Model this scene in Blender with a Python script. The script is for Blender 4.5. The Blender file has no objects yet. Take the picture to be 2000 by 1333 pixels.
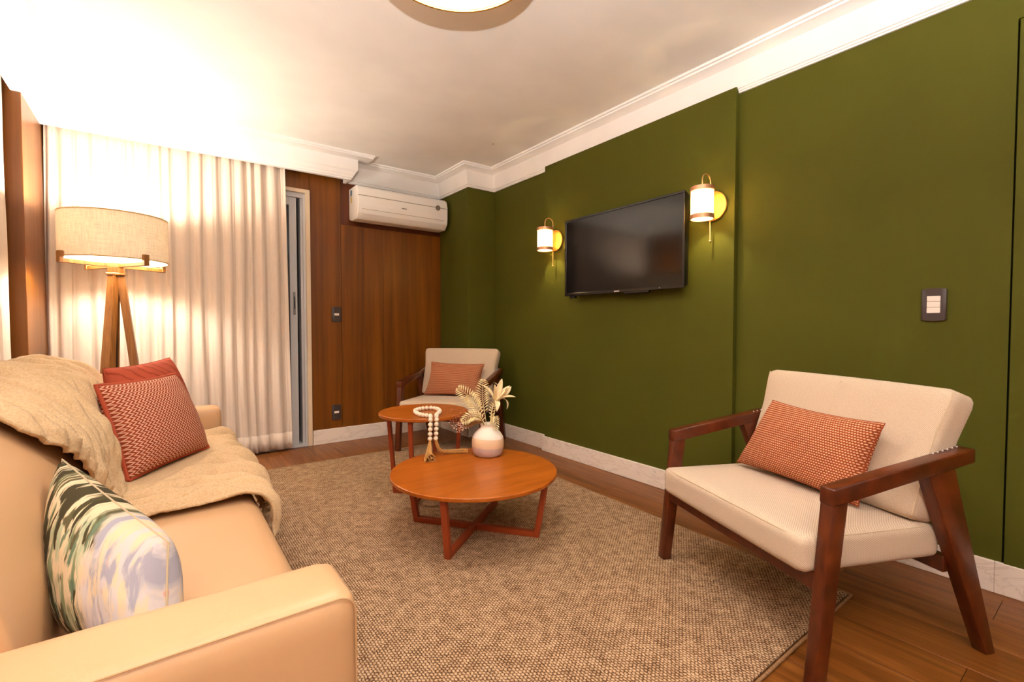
import bpy, bmesh, math, random
from mathutils import Vector, Matrix, noise
random.seed(7)
PI = math.pi
SC = bpy.context.scene
COL = SC.collection

# ------------------------------------------------------------------ camera, world, exposure
cam_data = bpy.data.cameras.new('camera')
cam_data.sensor_width = 36.0
cam_data.sensor_fit = 'HORIZONTAL'
cam_data.lens = 921.2 / 2000 * 36.0
cam_data.clip_start = 0.02
cam = bpy.data.objects.new('camera', cam_data)
cam.location = (0, 0, 1.0)
cam.rotation_euler = (math.radians(90 - 1.706), 0, math.radians(-36.64))
COL.objects.link(cam)
SC.camera = cam

world = bpy.data.worlds.new('night')
world.use_nodes = True
world.node_tree.nodes['Background'].inputs[0].default_value = (0.01, 0.012, 0.018, 1)
world.node_tree.nodes['Background'].inputs[1].default_value = 0.3
SC.world = world
vs = SC.view_settings
vs.view_transform = 'Standard'
vs.look = 'None'
vs.gamma = 1.0
vs.use_curve_mapping = False
vs.exposure = 1.42

CEIL_LAMP = 8.0      # radiance of the drum diffusers
FLOOR_LAMP = 20.0     # watts
SCONCE = 2.6          # watts
FILL_UP = 148.0          # watts, unseen uplighter added as fill behind the camera
WARM = (1.0, 0.90, 0.78)
WARM2 = (1.0, 0.95, 0.90)

# ------------------------------------------------------------------ small toolbox
def srgb(r, g, b):
    f = lambda c: (c / 255) / 12.92 if c / 255 <= 0.04045 else ((c / 255 + 0.055) / 1.055) ** 2.4
    return (f(r), f(g), f(b), 1)

class N:
    """node helper around one material"""
    def __init__(self, name, rough=0.5, spec=0.5):
        self.m = bpy.data.materials.new(name)
        self.m.use_nodes = True
        self.t = self.m.node_tree
        self.b = self.t.nodes['Principled BSDF']
        self.b.inputs['Roughness'].default_value = rough
        self.b.inputs['Specular IOR Level'].default_value = spec
    def node(self, typ, **kw):
        n = self.t.nodes.new(typ)
        for k, v in kw.items():
            if k.startswith('i_'):
                n.inputs[k[2:].replace('_', ' ')].default_value = v
            else:
                setattr(n, k, v)
        return n
    def link(self, a, b):
        self.t.links.new(a, b)
    def coord(self, kind='Object', scale=(1, 1, 1), rot=(0, 0, 0), loc=(0, 0, 0)):
        c = self.node('ShaderNodeTexCoord')
        mp = self.node('ShaderNodeMapping')
        mp.inputs['Scale'].default_value = scale
        mp.inputs['Rotation'].default_value = rot
        mp.inputs['Location'].default_value = loc
        self.link(c.outputs[kind], mp.inputs[0])
        return mp.outputs[0]
    def noise(self, vec, scale=5, detail=3, rough=0.5, dist=0.0):
        n = self.node('ShaderNodeTexNoise')
        n.inputs['Scale'].default_value = scale
        n.inputs['Detail'].default_value = detail
        n.inputs['Roughness'].default_value = rough
        n.inputs['Distortion'].default_value = dist
        self.link(vec, n.inputs['Vector'])
        return n.outputs['Fac']
    def ramp(self, fac, stops, interp='LINEAR'):
        r = self.node('ShaderNodeValToRGB')
        r.color_ramp.interpolation = interp
        e = r.color_ramp.elements
        while len(e) < len(stops):
            e.new(0.5)
        for k, (p, c) in enumerate(stops):
            e[k].position = p
            e[k].color = c
        self.link(fac, r.inputs[0])
        return r.outputs[0]
    def math(self, op, a, b=None, c=None):
        n = self.node('ShaderNodeMath', operation=op)
        for k, v in enumerate((a, b, c)):
            if v is None:
                continue
            if isinstance(v, (int, float)):
                n.inputs[k].default_value = v
            else:
                self.link(v, n.inputs[k])
        return n.outputs[0]
    def mix(self, fac, a, b):
        n = self.node('ShaderNodeMix', data_type='RGBA')
        for key, v in ((0, fac), (6, a), (7, b)):
            if isinstance(v, (int, float, tuple)):
                n.inputs[key].default_value = v
            else:
                self.link(v, n.inputs[key])
        return n.outputs[2]
    def sep(self, vec):
        n = self.node('ShaderNodeSeparateXYZ')
        self.link(vec, n.inputs[0])
        return n.outputs
    def color(self, c):
        if isinstance(c, tuple):
            self.b.inputs['Base Color'].default_value = c
        else:
            self.link(c, self.b.inputs['Base Color'])
        return self
    def bump(self, h, strength=0.3, dist=0.01):
        n = self.node('ShaderNodeBump')
        n.inputs['Strength'].default_value = strength
        n.inputs['Distance'].default_value = dist
        self.link(h, n.inputs['Height'])
        self.link(n.outputs[0], self.b.inputs['Normal'])
        return self

def plain(name, rgb, rough=0.5, spec=0.5, metal=0.0, grain=0.0, gscale=60):
    n = N(name, rough, spec)
    c = srgb(*rgb)
    n.color(c)
    n.b.inputs['Metallic'].default_value = metal
    if grain:
        v = n.noise(n.coord(), gscale, 3)
        lo = tuple(x * (1 - grain) for x in c[:3]) + (1,)
        hi = tuple(min(1, x * (1 + grain)) for x in c[:3]) + (1,)
        n.color(n.ramp(v, [(0.3, lo), (0.7, hi)]))
        n.bump(v, 0.15, 0.002)
    return n.m

def wood(name, dark, mid, light, stretch=(8, 8, 0.6), scale=4.0, rough=0.35, spec=0.45, rnd=0.0, fine=60):
    n = N(name, rough, spec)
    vec = n.coord('Object', stretch)
    if rnd:
        oi = n.node('ShaderNodeObjectInfo')
        add = n.node('ShaderNodeVectorMath', operation='ADD')
        n.link(vec, add.inputs[0])
        mul = n.node('ShaderNodeVectorMath', operation='SCALE')
        comb = n.node('ShaderNodeCombineXYZ')
        for k in range(3):
            n.link(oi.outputs['Random'], comb.inputs[k])
        n.link(comb.outputs[0], mul.inputs[0])
        mul.inputs['Scale'].default_value = 90.0
        n.link(mul.outputs[0], add.inputs[1])
        vec = add.outputs[0]
    a = n.noise(vec, scale, 5, 0.6, 0.6)
    f = n.noise(vec, fine / 8, 4, 0.65)
    s = n.math('ADD', n.math('MULTIPLY', a, 0.76), n.math('MULTIPLY', f, 0.24))
    col = n.ramp(s, [(0.32, srgb(*dark)), (0.5, srgb(*mid)), (0.68, srgb(*light))])
    if rnd:
        hsv = n.node('ShaderNodeHueSaturation')
        val = n.math('ADD', n.math('MULTIPLY', oi.outputs['Random'], rnd), 1 - rnd / 2)
        n.link(val, hsv.inputs['Value'])
        n.link(col, hsv.inputs['Color'])
        col = hsv.outputs[0]
    n.color(col)
    n.bump(f, 0.06, 0.002)
    return n.m

def smooth(me, angle=35):
    for p in me.polygons:
        p.use_smooth = True
    me.set_sharp_from_angle(angle=math.radians(angle))

def obj(name, bm, mat, parent=None, shade=35):
    bmesh.ops.recalc_face_normals(bm, faces=bm.faces[:]) if shade != -1 else None
    me = bpy.data.meshes.new(name)
    bm.to_mesh(me)
    bm.free()
    if shade and shade > 0:
        smooth(me, shade)
    if mat:
        me.materials.append(mat)
    o = bpy.data.objects.new(name, me)
    COL.objects.link(o)
    o.parent = parent
    return o

def tag(o, label, cat=None, group=None, kind=None):
    o['label'] = label
    if cat:
        o['category'] = cat
    if group:
        o['group'] = group
    if kind:
        o['kind'] = kind
    return o

def thing(name, label, cat, loc=(0, 0, 0), rz=0.0, group=None, kind=None):
    o = bpy.data.objects.new(name, None)
    o.empty_display_size = 0.1
    COL.objects.link(o)
    o.location = loc
    o.rotation_euler = (0, 0, rz)
    return tag(o, label, cat, group, kind)

def copy_part(src, parent, loc=None, rot=None):
    c = src.copy()
    COL.objects.link(c)
    c.parent = parent
    if loc is not None:
        c.location = loc
    if rot is not None:
        c.rotation_euler = rot
    return c

def box(bm, x0, x1, y0, y1, z0, z1, bevel=0.0, seg=2):
    r = bmesh.ops.create_cube(bm, size=1)
    for v in r['verts']:
        v.co = Vector((x0 + (v.co.x + .5) * (x1 - x0), y0 + (v.co.y + .5) * (y1 - y0), z0 + (v.co.z + .5) * (z1 - z0)))
    if bevel:
        es = list({e for v in r['verts'] for e in v.link_edges})
        bmesh.ops.bevel(bm, geom=es, offset=bevel, segments=seg, affect='EDGES', profile=0.5)
    return bm

def B(x0, x1, y0, y1, z0, z1, bevel=0.0, seg=2):
    return box(bmesh.new(), x0, x1, y0, y1, z0, z1, bevel, seg)

def prism(bm, pts, axis, a0, a1, bevel=0.0, seg=2):
    """polygon pts in the two other axes extruded along axis from a0 to a1"""
    def mk(p, a):
        if axis == 0: return Vector((a, p[0], p[1]))
        if axis == 1: return Vector((p[0], a, p[1]))
        return Vector((p[0], p[1], a))
    A = [bm.verts.new(mk(p, a0)) for p in pts]
    C = [bm.verts.new(mk(p, a1)) for p in pts]
    n = len(pts)
    fs = [bm.faces.new(A), bm.faces.new(C[::-1])]
    for k in range(n):
        fs.append(bm.faces.new([A[k], C[k], C[(k + 1) % n], A[(k + 1) % n]]))
    if bevel:
        es = list({e for f in fs for e in f.edges})
        bmesh.ops.bevel(bm, geom=es, offset=bevel, segments=seg, affect='EDGES', profile=0.5)
    return bm

def tube(bm, pts, r, n=10, caps=True, r1=None):
    pts = [Vector(p) for p in pts]
    rings = []
    up = None
    m = len(pts)
    for k, p in enumerate(pts):
        d = (pts[min(k + 1, m - 1)] - pts[max(k - 1, 0)]).normalized()
        if up is None:
            up = d.orthogonal().normalized()
        else:
            up = (up - d * up.dot(d)).normalized()
        s = d.cross(up)
        rr = r if r1 is None else r + (r1 - r) * k / (m - 1)
        rings.append([bm.verts.new(p + (up * math.cos(2 * PI * j / n) + s * math.sin(2 * PI * j / n)) * rr) for j in range(n)])
    for a, b in zip(rings, rings[1:]):
        for j in range(n):
            bm.faces.new([a[j], a[(j + 1) % n], b[(j + 1) % n], b[j]])
    if caps:
        bm.faces.new(rings[0][::-1])
        bm.faces.new(rings[-1])
    return bm

def lathe(bm, prof, n=40, c=(0, 0, 0), close=False):
    c = Vector(c)
    rings = []
    for r, z in prof:
        if r < 1e-6:
            rings.append([bm.verts.new(c + Vector((0, 0, z)))])
        else:
            rings.append([bm.verts.new(c + Vector((r * math.cos(2 * PI * k / n), r * math.sin(2 * PI * k / n), z))) for k in range(n)])
    pairs = list(zip(rings, rings[1:]))
    if close:
        pairs.append((rings[-1], rings[0]))
    for a, b in pairs:
        for k in range(n):
            q = [a[k % len(a)], a[(k + 1) % len(a)], b[(k + 1) % len(b)], b[k % len(b)]]
            q = list(dict.fromkeys(q))
            if len(q) > 2:
                bm.faces.new(q)
    return bm

def soft(bm, c, size, r, n=10, puff=(0, 0, 0), M=None):
    """rounded, slightly puffed box"""
    hx, hy, hz = (s / 2 for s in size)
    h = (hx, hy, hz)
    tmp = bmesh.new()
    bmesh.ops.create_cube(tmp, size=2)
    bmesh.ops.subdivide_edges(tmp, edges=tmp.edges[:], cuts=n, use_grid_fill=True)
    vm = {}
    for v in tmp.verts:
        p = v.co.copy()
        # concentrate samples towards the edges
        q = [math.sin(t * PI / 2) for t in p]
        w = Vector((q[0] * hx, q[1] * hy, q[2] * hz))
        rr = min(r, min(h) * 0.98)
        inner = Vector([max(-h[k] + rr, min(h[k] - rr, w[k])) for k in range(3)])
        d = w - inner
        if d.length > 1e-9:
            w = inner + d.normalized() * rr if sum(abs(x) > 1e-9 for x in d) > 1 else w
        u = [w[k] / h[k] for k in range(3)]
        for k in range(3):
            a, b = [j for j in range(3) if j != k]
            w[k] += puff[k] * u[k] * (1 - u[a] ** 2) * (1 - u[b] ** 2)
        if M is not None:
            w = M @ w
        vm[v] = bm.verts.new(w + Vector(c))
    for f in tmp.faces:
        bm.faces.new([vm[v] for v in f.verts])
    tmp.free()
    return bm

def sweep(bm, path, prof, close_prof=True):
    """profile (offset to the right-hand side of the path, z) swept along a horizontal polyline with mitred corners"""
    P2 = [Vector((p[0], p[1])) for p in path]
    m = len(P2)
    rows = []
    for k in range(m):
        d0 = (P2[k] - P2[k - 1]).normalized() if k > 0 else None
        d1 = (P2[k + 1] - P2[k]).normalized() if k < m - 1 else None
        d0 = d0 or d1
        d1 = d1 or d0
        n0 = Vector((d0.y, -d0.x))
        n1 = Vector((d1.y, -d1.x))
        nn = (n0 + n1)
        nn = nn / max(nn.dot(n0), 1e-6)
        rows.append([bm.verts.new((P2[k].x + nn.x * o, P2[k].y + nn.y * o, z)) for o, z in prof])
    q = len(prof)
    for a, b in zip(rows, rows[1:]):
        for j in range(q if close_prof else q - 1):
            bm.faces.new([a[j], a[(j + 1) % q], b[(j + 1) % q], b[j]])
    if close_prof:
        bm.faces.new(rows[0])
        bm.faces.new(rows[-1][::-1])
    return bm

def bez(pts, n=24):
    """Catmull-Rom through points"""
    P3 = [Vector(p) for p in pts]
    out = []
    m = len(P3)
    for k in range(m - 1):
        p0, p1, p2, p3 = P3[max(k - 1, 0)], P3[k], P3[k + 1], P3[min(k + 2, m - 1)]
        for j in range(n):
            t = j / n
            out.append(0.5 * ((2 * p1) + (p2 - p0) * t + (2 * p0 - 5 * p1 + 4 * p2 - p3) * t * t + (3 * p1 - p0 - 3 * p2 + p3) * t ** 3))
    out.append(P3[-1])
    return out

def uv_grid(me, f):
    """f(loop vertex index) -> uv"""
    uv = me.uv_layers.new(name='UVMap')
    for l in me.loops:
        uv.data[l.index].uv = f(l.vertex_index)

# ------------------------------------------------------------------ materials
def wall_paint(name, rgb, rough=0.55, bump=0.05):
    n = N(name, rough, 0.12)
    v = n.noise(n.coord(), 3.0, 2)
    c = srgb(*rgb)
    n.color(n.ramp(v, [(0.3, tuple(x * 0.96 for x in c[:3]) + (1,)), (0.7, tuple(x * 1.04 for x in c[:3]) + (1,))]))
    n.bump(n.noise(n.coord(), 260, 2), bump, 0.002)
    return n.m

GREEN = wall_paint('green_wall_paint', (80, 80, 22), 0.7)
CEILING = wall_paint('ceiling_paint', (250, 246, 240), 0.7)
PLASTER = wall_paint('white_plaster', (251, 248, 244), 0.6, 0.02)
WHITE_WALL = wall_paint('white_wall_paint', (228, 216, 200), 0.6)
WALLWOOD = wood('wall_veneer', (88, 45, 3), (118, 66, 6), (138, 82, 11), (6, 6, 0.22), 1.7, 0.34, 0.45, rnd=0.16, fine=44)
NICHEWOOD = wood('niche_veneer', (60, 22, 2), (82, 32, 4), (96, 42, 6), (6, 6, 0.22), 1.7, 0.34, 0.45, fine=44)
TEAK = wood('reddish_chair_wood', (58, 21, 4), (84, 33, 8), (104, 46, 14), (10, 3, 3), 3.0, 0.3, 0.5)
LAMPWOOD = wood('lamp_wood', (124, 78, 34), (150, 100, 48), (168, 118, 62), (14, 14, 1.2), 4.0, 0.4)
TABLETOP = wood('table_veneer', (146, 70, 10), (166, 86, 18), (182, 100, 26), (1.0, 10, 4), 2.4, 0.32, 0.45)
RUST = plain('rust_painted_metal', (150, 62, 26), 0.42, 0.4)
FLOORW = wood('floor_laminate', (88, 46, 10), (122, 70, 24), (148, 92, 40), (11, 0.7, 4), 2.6, 0.38, 0.4, rnd=0.16)
BRASS = plain('pale_brass', (222, 178, 118), 0.28, 0.5, 0.9)
BRASS2 = plain('satin_gold_plate', (214, 160, 74), 0.38, 0.5, 0.55)
COPPER = plain('copper_ring', (206, 150, 112), 0.35, 0.5, 0.6)
BLACK = plain('black_plastic', (14, 12, 12), 0.3)
ALU = plain('white_aluminium', (206, 204, 204), 0.35, 0.5)
CREAM = plain('cream_stone_jamb', (222, 200, 170), 0.5)
ACW = plain('white_plastic', (252, 247, 240), 0.4)
ACG = plain('grey_plastic', (128, 120, 104), 0.4)
PLATE = plain('dark_grey_plate', (62, 48, 44), 0.45)
SWITCHW = plain('switch_white', (238, 226, 214), 0.4)
ROPE = plain('jute_rope', (196, 146, 84), 0.9, 0.1, 0, 0.25, 120)
BEAD = plain('raw_wood_bead', (236, 216, 188), 0.6, 0.3, 0, 0.06, 30)
DRYLEAF = plain('dried_cream_leaf', (250, 222, 166), 0.8, 0.2, 0, 0.22, 40)
DRYPET = plain('dried_petal', (246, 218, 170), 0.75, 0.2, 0, 0.15, 40)
DRYBROWN = plain('dried_brown_leaf', (130, 88, 40), 0.85, 0.1, 0, 0.3, 60)
DRYRED = plain('dried_red_sprig', (176, 104, 70), 0.85, 0.1, 0, 0.3, 80)
CORDM = plain('black_cord', (22, 18, 16), 0.5)

def marble():
    n = N('white_marble', 0.3, 0.5)
    v = n.noise(n.coord('Object', (1.6, 1.6, 4)), 2.2, 6, 0.6, 1.4)
    n.color(n.ramp(v, [(0.40, srgb(242, 228, 214)), (0.485, srgb(242, 228, 214)), (0.505, srgb(222, 206, 192)), (0.53, srgb(242, 228, 214)), (0.7, srgb(246, 234, 222))]))
    return n.m
MARBLE = marble()

def leather():
    n = N('cream_leatherette', 0.42, 0.45)
    v = n.noise(n.coord(), 420, 3)
    n.color(srgb(204, 160, 116))
    n.bump(v, 0.08, 0.002)
    return n.m
LEATHER = leather()
SEAM = plain('leather_seam', (196, 152, 106), 0.6)

def fabric_twill():
    n = N('ivory_twill_fabric', 0.9, 0.15)
    v = n.coord('Object', (1, 1, 1))
    s = n.sep(v)
    w = n.math('SINE', n.math('MULTIPLY', n.math('ADD', n.math('ADD', s[0], n.math('MULTIPLY', s[1], 0.8)), n.math('MULTIPLY', s[2], 1.3)), 900))
    nz = n.noise(v, 500, 3)
    h = n.math('ADD', n.math('MULTIPLY', w, 0.22), nz)
    n.color(n.ramp(h, [(0.25, srgb(188, 164, 138)), (0.75, srgb(220, 198, 174))]))
    n.bump(h, 0.25, 0.003)
    n.b.inputs['Sheen Weight'].default_value = 0.15
    return n.m
TWILL = fabric_twill()
TWILLSEAM = plain('ivory_seam', (206, 184, 154), 0.9, 0.1)

def knit():
    n = N('rust_knit_fabric', 0.9, 0.1)
    s = n.sep(n.coord('UV', (1, 1, 1)))
    r = n.math('MULTIPLY', s[1], 33.0)
    row = n.math('FLOOR', r)
    fr = n.math('FRACT', r)
    odd = n.math('MULTIPLY', n.math('MODULO', row, 2.0), 0.5)
    cu = n.math('FRACT', n.math('ADD', n.math('MULTIPLY', s[0], 54.0), odd))
    du = n.math('ABSOLUTE', n.math('SUBTRACT', cu, 0.5))
    dv = n.math('ABSOLUTE', n.math('SUBTRACT', fr, 0.62))
    d = n.math('SQRT', n.math('ADD', n.math('MULTIPLY', du, du), n.math('MULTIPLY', n.math('MULTIPLY', dv, dv), 2.2)))
    n.color(n.ramp(d, [(0.30, srgb(236, 184, 142)), (0.44, srgb(154, 72, 40))]))
    n.bump(n.math('SUBTRACT', 1.0, d), 0.6, 0.006)
    return n.m
KNIT = knit()

def chevron():
    n = N('red_chevron_fabric', 0.9, 0.1)
    s = n.sep(n.coord('UV', (1, 1, 1)))
    tri = n.math('ABSOLUTE', n.math('SUBTRACT', n.math('FRACT', n.math('MULTIPLY', s[1], 23.0)), 0.5))
    f = n.math('FRACT', n.math('ADD', n.math('MULTIPLY', s[0], 26.0), n.math('MULTIPLY', tri, 1.7)))
    g = n.math('ABSOLUTE', n.math('SUBTRACT', f, 0.5))
    n.color(n.ramp(g, [(0.24, srgb(146, 60, 36)), (0.34, srgb(220, 168, 140))]))
    n.bump(g, 0.4, 0.004)
    return n.m
CHEVRON = chevron()

def red_fabric():
    n = N('rust_red_fabric', 0.9, 0.12)
    v = n.noise(n.coord('Object', (1, 1, 1)), 300, 3)
    s = n.sep(n.coord('UV', (1, 1, 1)))
    wob = n.noise(n.coord('UV', (1, 1, 1)), 5, 2)
    ln = n.math('ABSOLUTE', n.math('SINE', n.math('ADD', n.math('MULTIPLY', n.math('ADD', s[0], n.math('MULTIPLY', s[1], .9)), 22.0), n.math('MULTIPLY', wob, 5.0))))
    g = n.math('POWER', ln, 0.35)
    h = n.math('ADD', n.math('MULTIPLY', g, 1.0), n.math('MULTIPLY', v, .3))
    n.color(n.ramp(n.math('MULTIPLY', h, .75), [(0.3, srgb(138, 54, 34)), (0.75, srgb(176, 80, 54))]))
    n.bump(h, 0.5, 0.006)
    return n.m
REDF = red_fabric()

def leaf_print():
    n = N('tropical_leaf_print', 0.85, 0.12)
    base = srgb(214, 190, 154)
    col = n.mix(0.0, base, base)
    def stroke(ang, su, sv, off, thr, wid, c, region=None):
        nonlocal col
        v = n.coord('UV', (su, sv, 1), (0, 0, ang), (off, off * 1.7, off))
        f = n.noise(v, 1.0, 3, 0.55, 0.5)
        m = n.ramp(f, [(thr, (0, 0, 0, 1)), (thr + wid, (1, 1, 1, 1))])
        if region is not None:
            m = n.math('MULTIPLY', m, region)
        col = n.mix(m, col, srgb(*c))
    s = n.sep(n.coord('UV', (1, 1, 1)))
    wob = n.math('MULTIPLY', n.math('SUBTRACT', n.noise(n.coord('UV', (1, 1, 1)), 4, 3), 0.5), 0.25)
    rgt = n.ramp(n.math('SUBTRACT', 1.0, n.math('ADD', s[0], wob)), [(0.62, (0, 0, 0, 1)), (0.68, (1, 1, 1, 1))])
    lft = n.math('SUBTRACT', 1.0, rgt)
    stroke(0.55, 16, 3.0, 1.3, 0.52, 0.10, (170, 172, 138), lft)
    stroke(-0.7, 15, 2.6, 5.1, 0.54, 0.06, (132, 136, 100), lft)
    stroke(0.35, 15, 2.2, 9.7, 0.525, 0.04, (92, 84, 56), lft)
    stroke(1.1, 17, 3.0, 13.9, 0.575, 0.05, (104, 120, 94), lft)
    stroke(-0.5, 14, 2.0, 21.4, 0.55, 0.03, (74, 66, 42), lft)
    stroke(0.9, 15, 2.4, 31.4, 0.56, 0.03, (66, 58, 38), lft)
    stroke(0.3, 22, 3.6, 2.2, 0.40, 0.14, (198, 186, 182), rgt)
    stroke(0.15, 18, 2.8, 7.2, 0.53, 0.10, (160, 154, 162), rgt)
    stroke(-0.3, 14, 3.0, 17.2, 0.60, 0.06, (206, 150, 132), rgt)
    n.color(col)
    n.bump(n.noise(n.coord('UV', (1, 1, 1)), 300, 2), 0.15, 0.002)
    return n.m
LEAFPRINT = leaf_print()
SEAMCREAM = plain('cream_seam_cloth', (190, 168, 136), .9, .1)

def fluffy():
    n = N('cream_plush', 0.95, 0.1)
    v = n.noise(n.coord(), 160, 4, 0.7)
    n.color(n.ramp(v, [(0.3, srgb(198, 162, 120)), (0.7, srgb(224, 192, 150))]))
    n.bump(v, 0.6, 0.006)
    n.b.inputs['Sheen Weight'].default_value = 0.08
    return n.m
PLUSH = fluffy()

def curtain_cloth():
    n = N('curtain_linen', 0.9, 0.1)
    v = n.noise(n.coord('Object', (1, 1, 6)), 240, 2)
    n.color(n.ramp(v, [(0.3, srgb(214, 196, 180)), (0.7, srgb(232, 216, 200))]))
    n.bump(v, 0.1, 0.002)
    return n.m
CURTAIN = curtain_cloth()

def rug_weave():
    n = N('sisal_weave', 0.95, 0.05)
    s = n.sep(n.coord('Object', (1, 1, 1)))
    warp = n.noise(n.coord('Object', (1, 1, 1)), 55, 2)
    a = n.math('ADD', n.math('MULTIPLY', s[0], 105.0), n.math('MULTIPLY', warp, 0.9))
    row = n.math('FLOOR', a)
    fr = n.math('FRACT', a)
    odd = n.math('MULTIPLY', n.math('MODULO', row, 2.0), 0.5)
    b = n.math('FRACT', n.math('ADD', n.math('ADD', n.math('MULTIPLY', s[1], 78.0), odd), n.math('MULTIPLY', warp, 0.8)))
    du = n.math('ABSOLUTE', n.math('SUBTRACT', fr, 0.5))
    dv = n.math('ABSOLUTE', n.math('SUBTRACT', b, 0.5))
    d = n.math('ADD', n.math('MULTIPLY', n.math('POWER', du, 2.0), 2.3), n.math('MULTIPLY', n.math('POWER', dv, 2.0), 2.3))
    nz = n.noise(n.coord('Object', (1, 1, 1)), 240, 3)
    big = n.noise(n.coord('Object', (1, 1, 1)), 28, 3)
    h = n.math('SUBTRACT', n.math('ADD', n.math('MULTIPLY', nz, 0.75), n.math('MULTIPLY', big, 0.35)), n.math('MULTIPLY', d, 0.55))
    n.color(n.ramp(h, [(0.16, srgb(92, 64, 42)), (0.34, srgb(160, 124, 92)), (0.55, srgb(212, 178, 142))]))
    n.bump(h, 0.7, 0.008)
    return n.m
RUGM = rug_weave()
RUGEDGE = plain('rug_binding', (150, 112, 78), 0.95, 0.05, 0, 0.2, 160)

def shade_cloth(name, rgb, trans, rough=0.9, weave=True):
    n = N(name, rough, 0.1)
    t = n.node('ShaderNodeBsdfTranslucent')
    mx = n.node('ShaderNodeMixShader')
    mx.inputs[0].default_value = trans
    out = n.t.nodes['Material Output']
    n.link(n.b.outputs[0], mx.inputs[1])
    n.link(t.outputs[0], mx.inputs[2])
    n.link(mx.outputs[0], out.inputs[0])
    c = srgb(*rgb)
    if weave:
        a = n.noise(n.coord('Object', (1, 1, 26)), 18, 3)
        b = n.noise(n.coord('Object', (16, 16, 1)), 14, 3)
        f = n.math('ADD', n.math('MULTIPLY', a, 0.5), n.math('MULTIPLY', b, 0.5))
        cc = n.ramp(f, [(0.36, tuple(x * 0.74 for x in c[:3]) + (1,)), (0.56, c)])
        n.color(cc)
        n.link(cc, t.inputs[0])
    else:
        n.color(c)
        t.inputs[0].default_value = c
    return n.m
LINEN = shade_cloth('linen_lampshade', (240, 226, 204), 0.13)
OPAL = shade_cloth('opal_shade', (250, 236, 208), 0.7, 0.5, False)
DRUM = shade_cloth('tan_drum_cloth', (206, 160, 96), 0.35)

def emit(name, rgb, strength):
    n = N(name)
    n.color((0.8, 0.8, 0.8, 1))
    n.b.inputs['Emission Color'].default_value = (*rgb, 1)
    n.b.inputs['Emission Strength'].default_value = strength
    return n.m
DIFFUSER = emit('lit_diffuser', WARM2, CEIL_LAMP)
BULB = emit('lit_bulb', (1.0, 0.86, 0.66), 18.0)

def glass():
    n = N('dark_pane_glass', 0.03, 0.5)
    n.b.inputs['Transmission Weight'].default_value = 1.0
    n.color((0.75, 0.8, 0.8, 1))
    return n.m
GLASS = glass()

def tvglass():
    n = N('tv_screen', 0.12, 0.42)
    n.color(srgb(8, 7, 7))
    return n.m
SCREEN = tvglass()

# ------------------------------------------------------------------ the room
GX, PX, CX = 2.51, 2.475, 2.225     # green wall, proud panel, corner column
BY, CY = 4.177, 3.648               # back panelling, column face
ZC = 2.435                          # ceiling
RY = -3.0                           # wall behind the camera
LX = -0.78                          # wall behind the side curtain

fl = tag(obj('floor', B(LX - .2, GX + .25, RY - .2, BY + .4, -0.08, -0.012), plain('floor_screed', (70, 46, 30), 0.9), None, 0),
         'warm brown wood plank floor under the woven rug', 'floor', kind='structure')
PW, PL, GAP = 0.19, 1.24, 0.0012
pm = B(0, PW - GAP, 0, PL - GAP, -0.012, 0.0, 0.0008, 1)
pme = bpy.data.meshes.new('plank')
pm.to_mesh(pme); pm.free()
pme.materials.append(FLOORW)
ix = 0
x = LX
while x < GX + .05:
    y = RY - (0.0, 0.43, 0.81)[ix % 3]
    while y < BY + 0.1:
        if y + PL > -0.6:
            p = bpy.data.objects.new('plank', pme)
            COL.objects.link(p)
            p.location = (x, y, 0)
            p.parent = fl
        y += PL
    x += PW
    ix += 1
o = obj('plank', B(LX, GX + .05, RY, -0.35, -0.012, -0.0006), FLOORW, fl, 0)
o['kind'] = 'stuff'

tag(obj('ceiling', B(LX - .2, GX + .3, RY - .2, BY + .3, ZC, ZC + .1), CEILING, None, 0),
    'peach white flat plaster ceiling with stepped crown edge', 'ceiling', kind='structure')

# green wall
wr = tag(obj('wall_right', B(GX, GX + .2, 0.303, BY + .2, 0, ZC), GREEN, None, 0), 'olive green painted wall with proud panel behind television', 'wall', kind='structure')
obj('wall_segment', B(GX, GX + .2, -0.603, 0.303, 2.116, ZC), GREEN, wr, 0)
obj('wall_segment', B(GX, GX + .2, RY, -0.603, 0, ZC), GREEN, wr, 0)
obj('panel', B(PX, GX + .01, 1.33, 2.888, 0, 2.277, 0.002, 1), GREEN, wr, 0)
obj('column', B(CX, GX + .01, CY, BY + .1, 0, ZC, 0.003, 2), GREEN, wr, 0)
tag(obj('door_2', B(GX - 0.008, GX + .03, -0.597, 0.297, 0.0, 2.110, 0.002, 1), GREEN, None, 0), 'flush green painted door set into green wall', 'door', kind='structure')

# wooden back wall
wb = tag(obj('wall_back', B(1.012, GX + .2, BY + .022, BY + .2, 0, ZC), WALLWOOD, None, 0), 'brown wood veneer panelled wall under the air conditioner', 'wall', kind='structure')
obj('wall_segment', B(LX - .2, 1.012, BY + .022, BY + .2, 2.136, ZC), WALLWOOD, wb, 0)
for a in [(1.009, 1.2605, BY, BY + .024, 0, ZC), (1.2625, 1.637, BY, BY + .024, 0, 1.886), (1.639, CX + .02, BY, BY + .024, 0, 1.886),
          (1.2625, CX + .02, BY + .013, BY + .026, 1.8885, ZC), (0.40, 1.007, BY, BY + .024, 2.134, ZC), (-.25, 0.398, BY, BY + .024, 2.134, ZC)]:
    obj('panel', B(*a, 0.0012, 1), NICHEWOOD if a[4] == 1.8885 else WALLWOOD, wb, 0)

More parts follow.
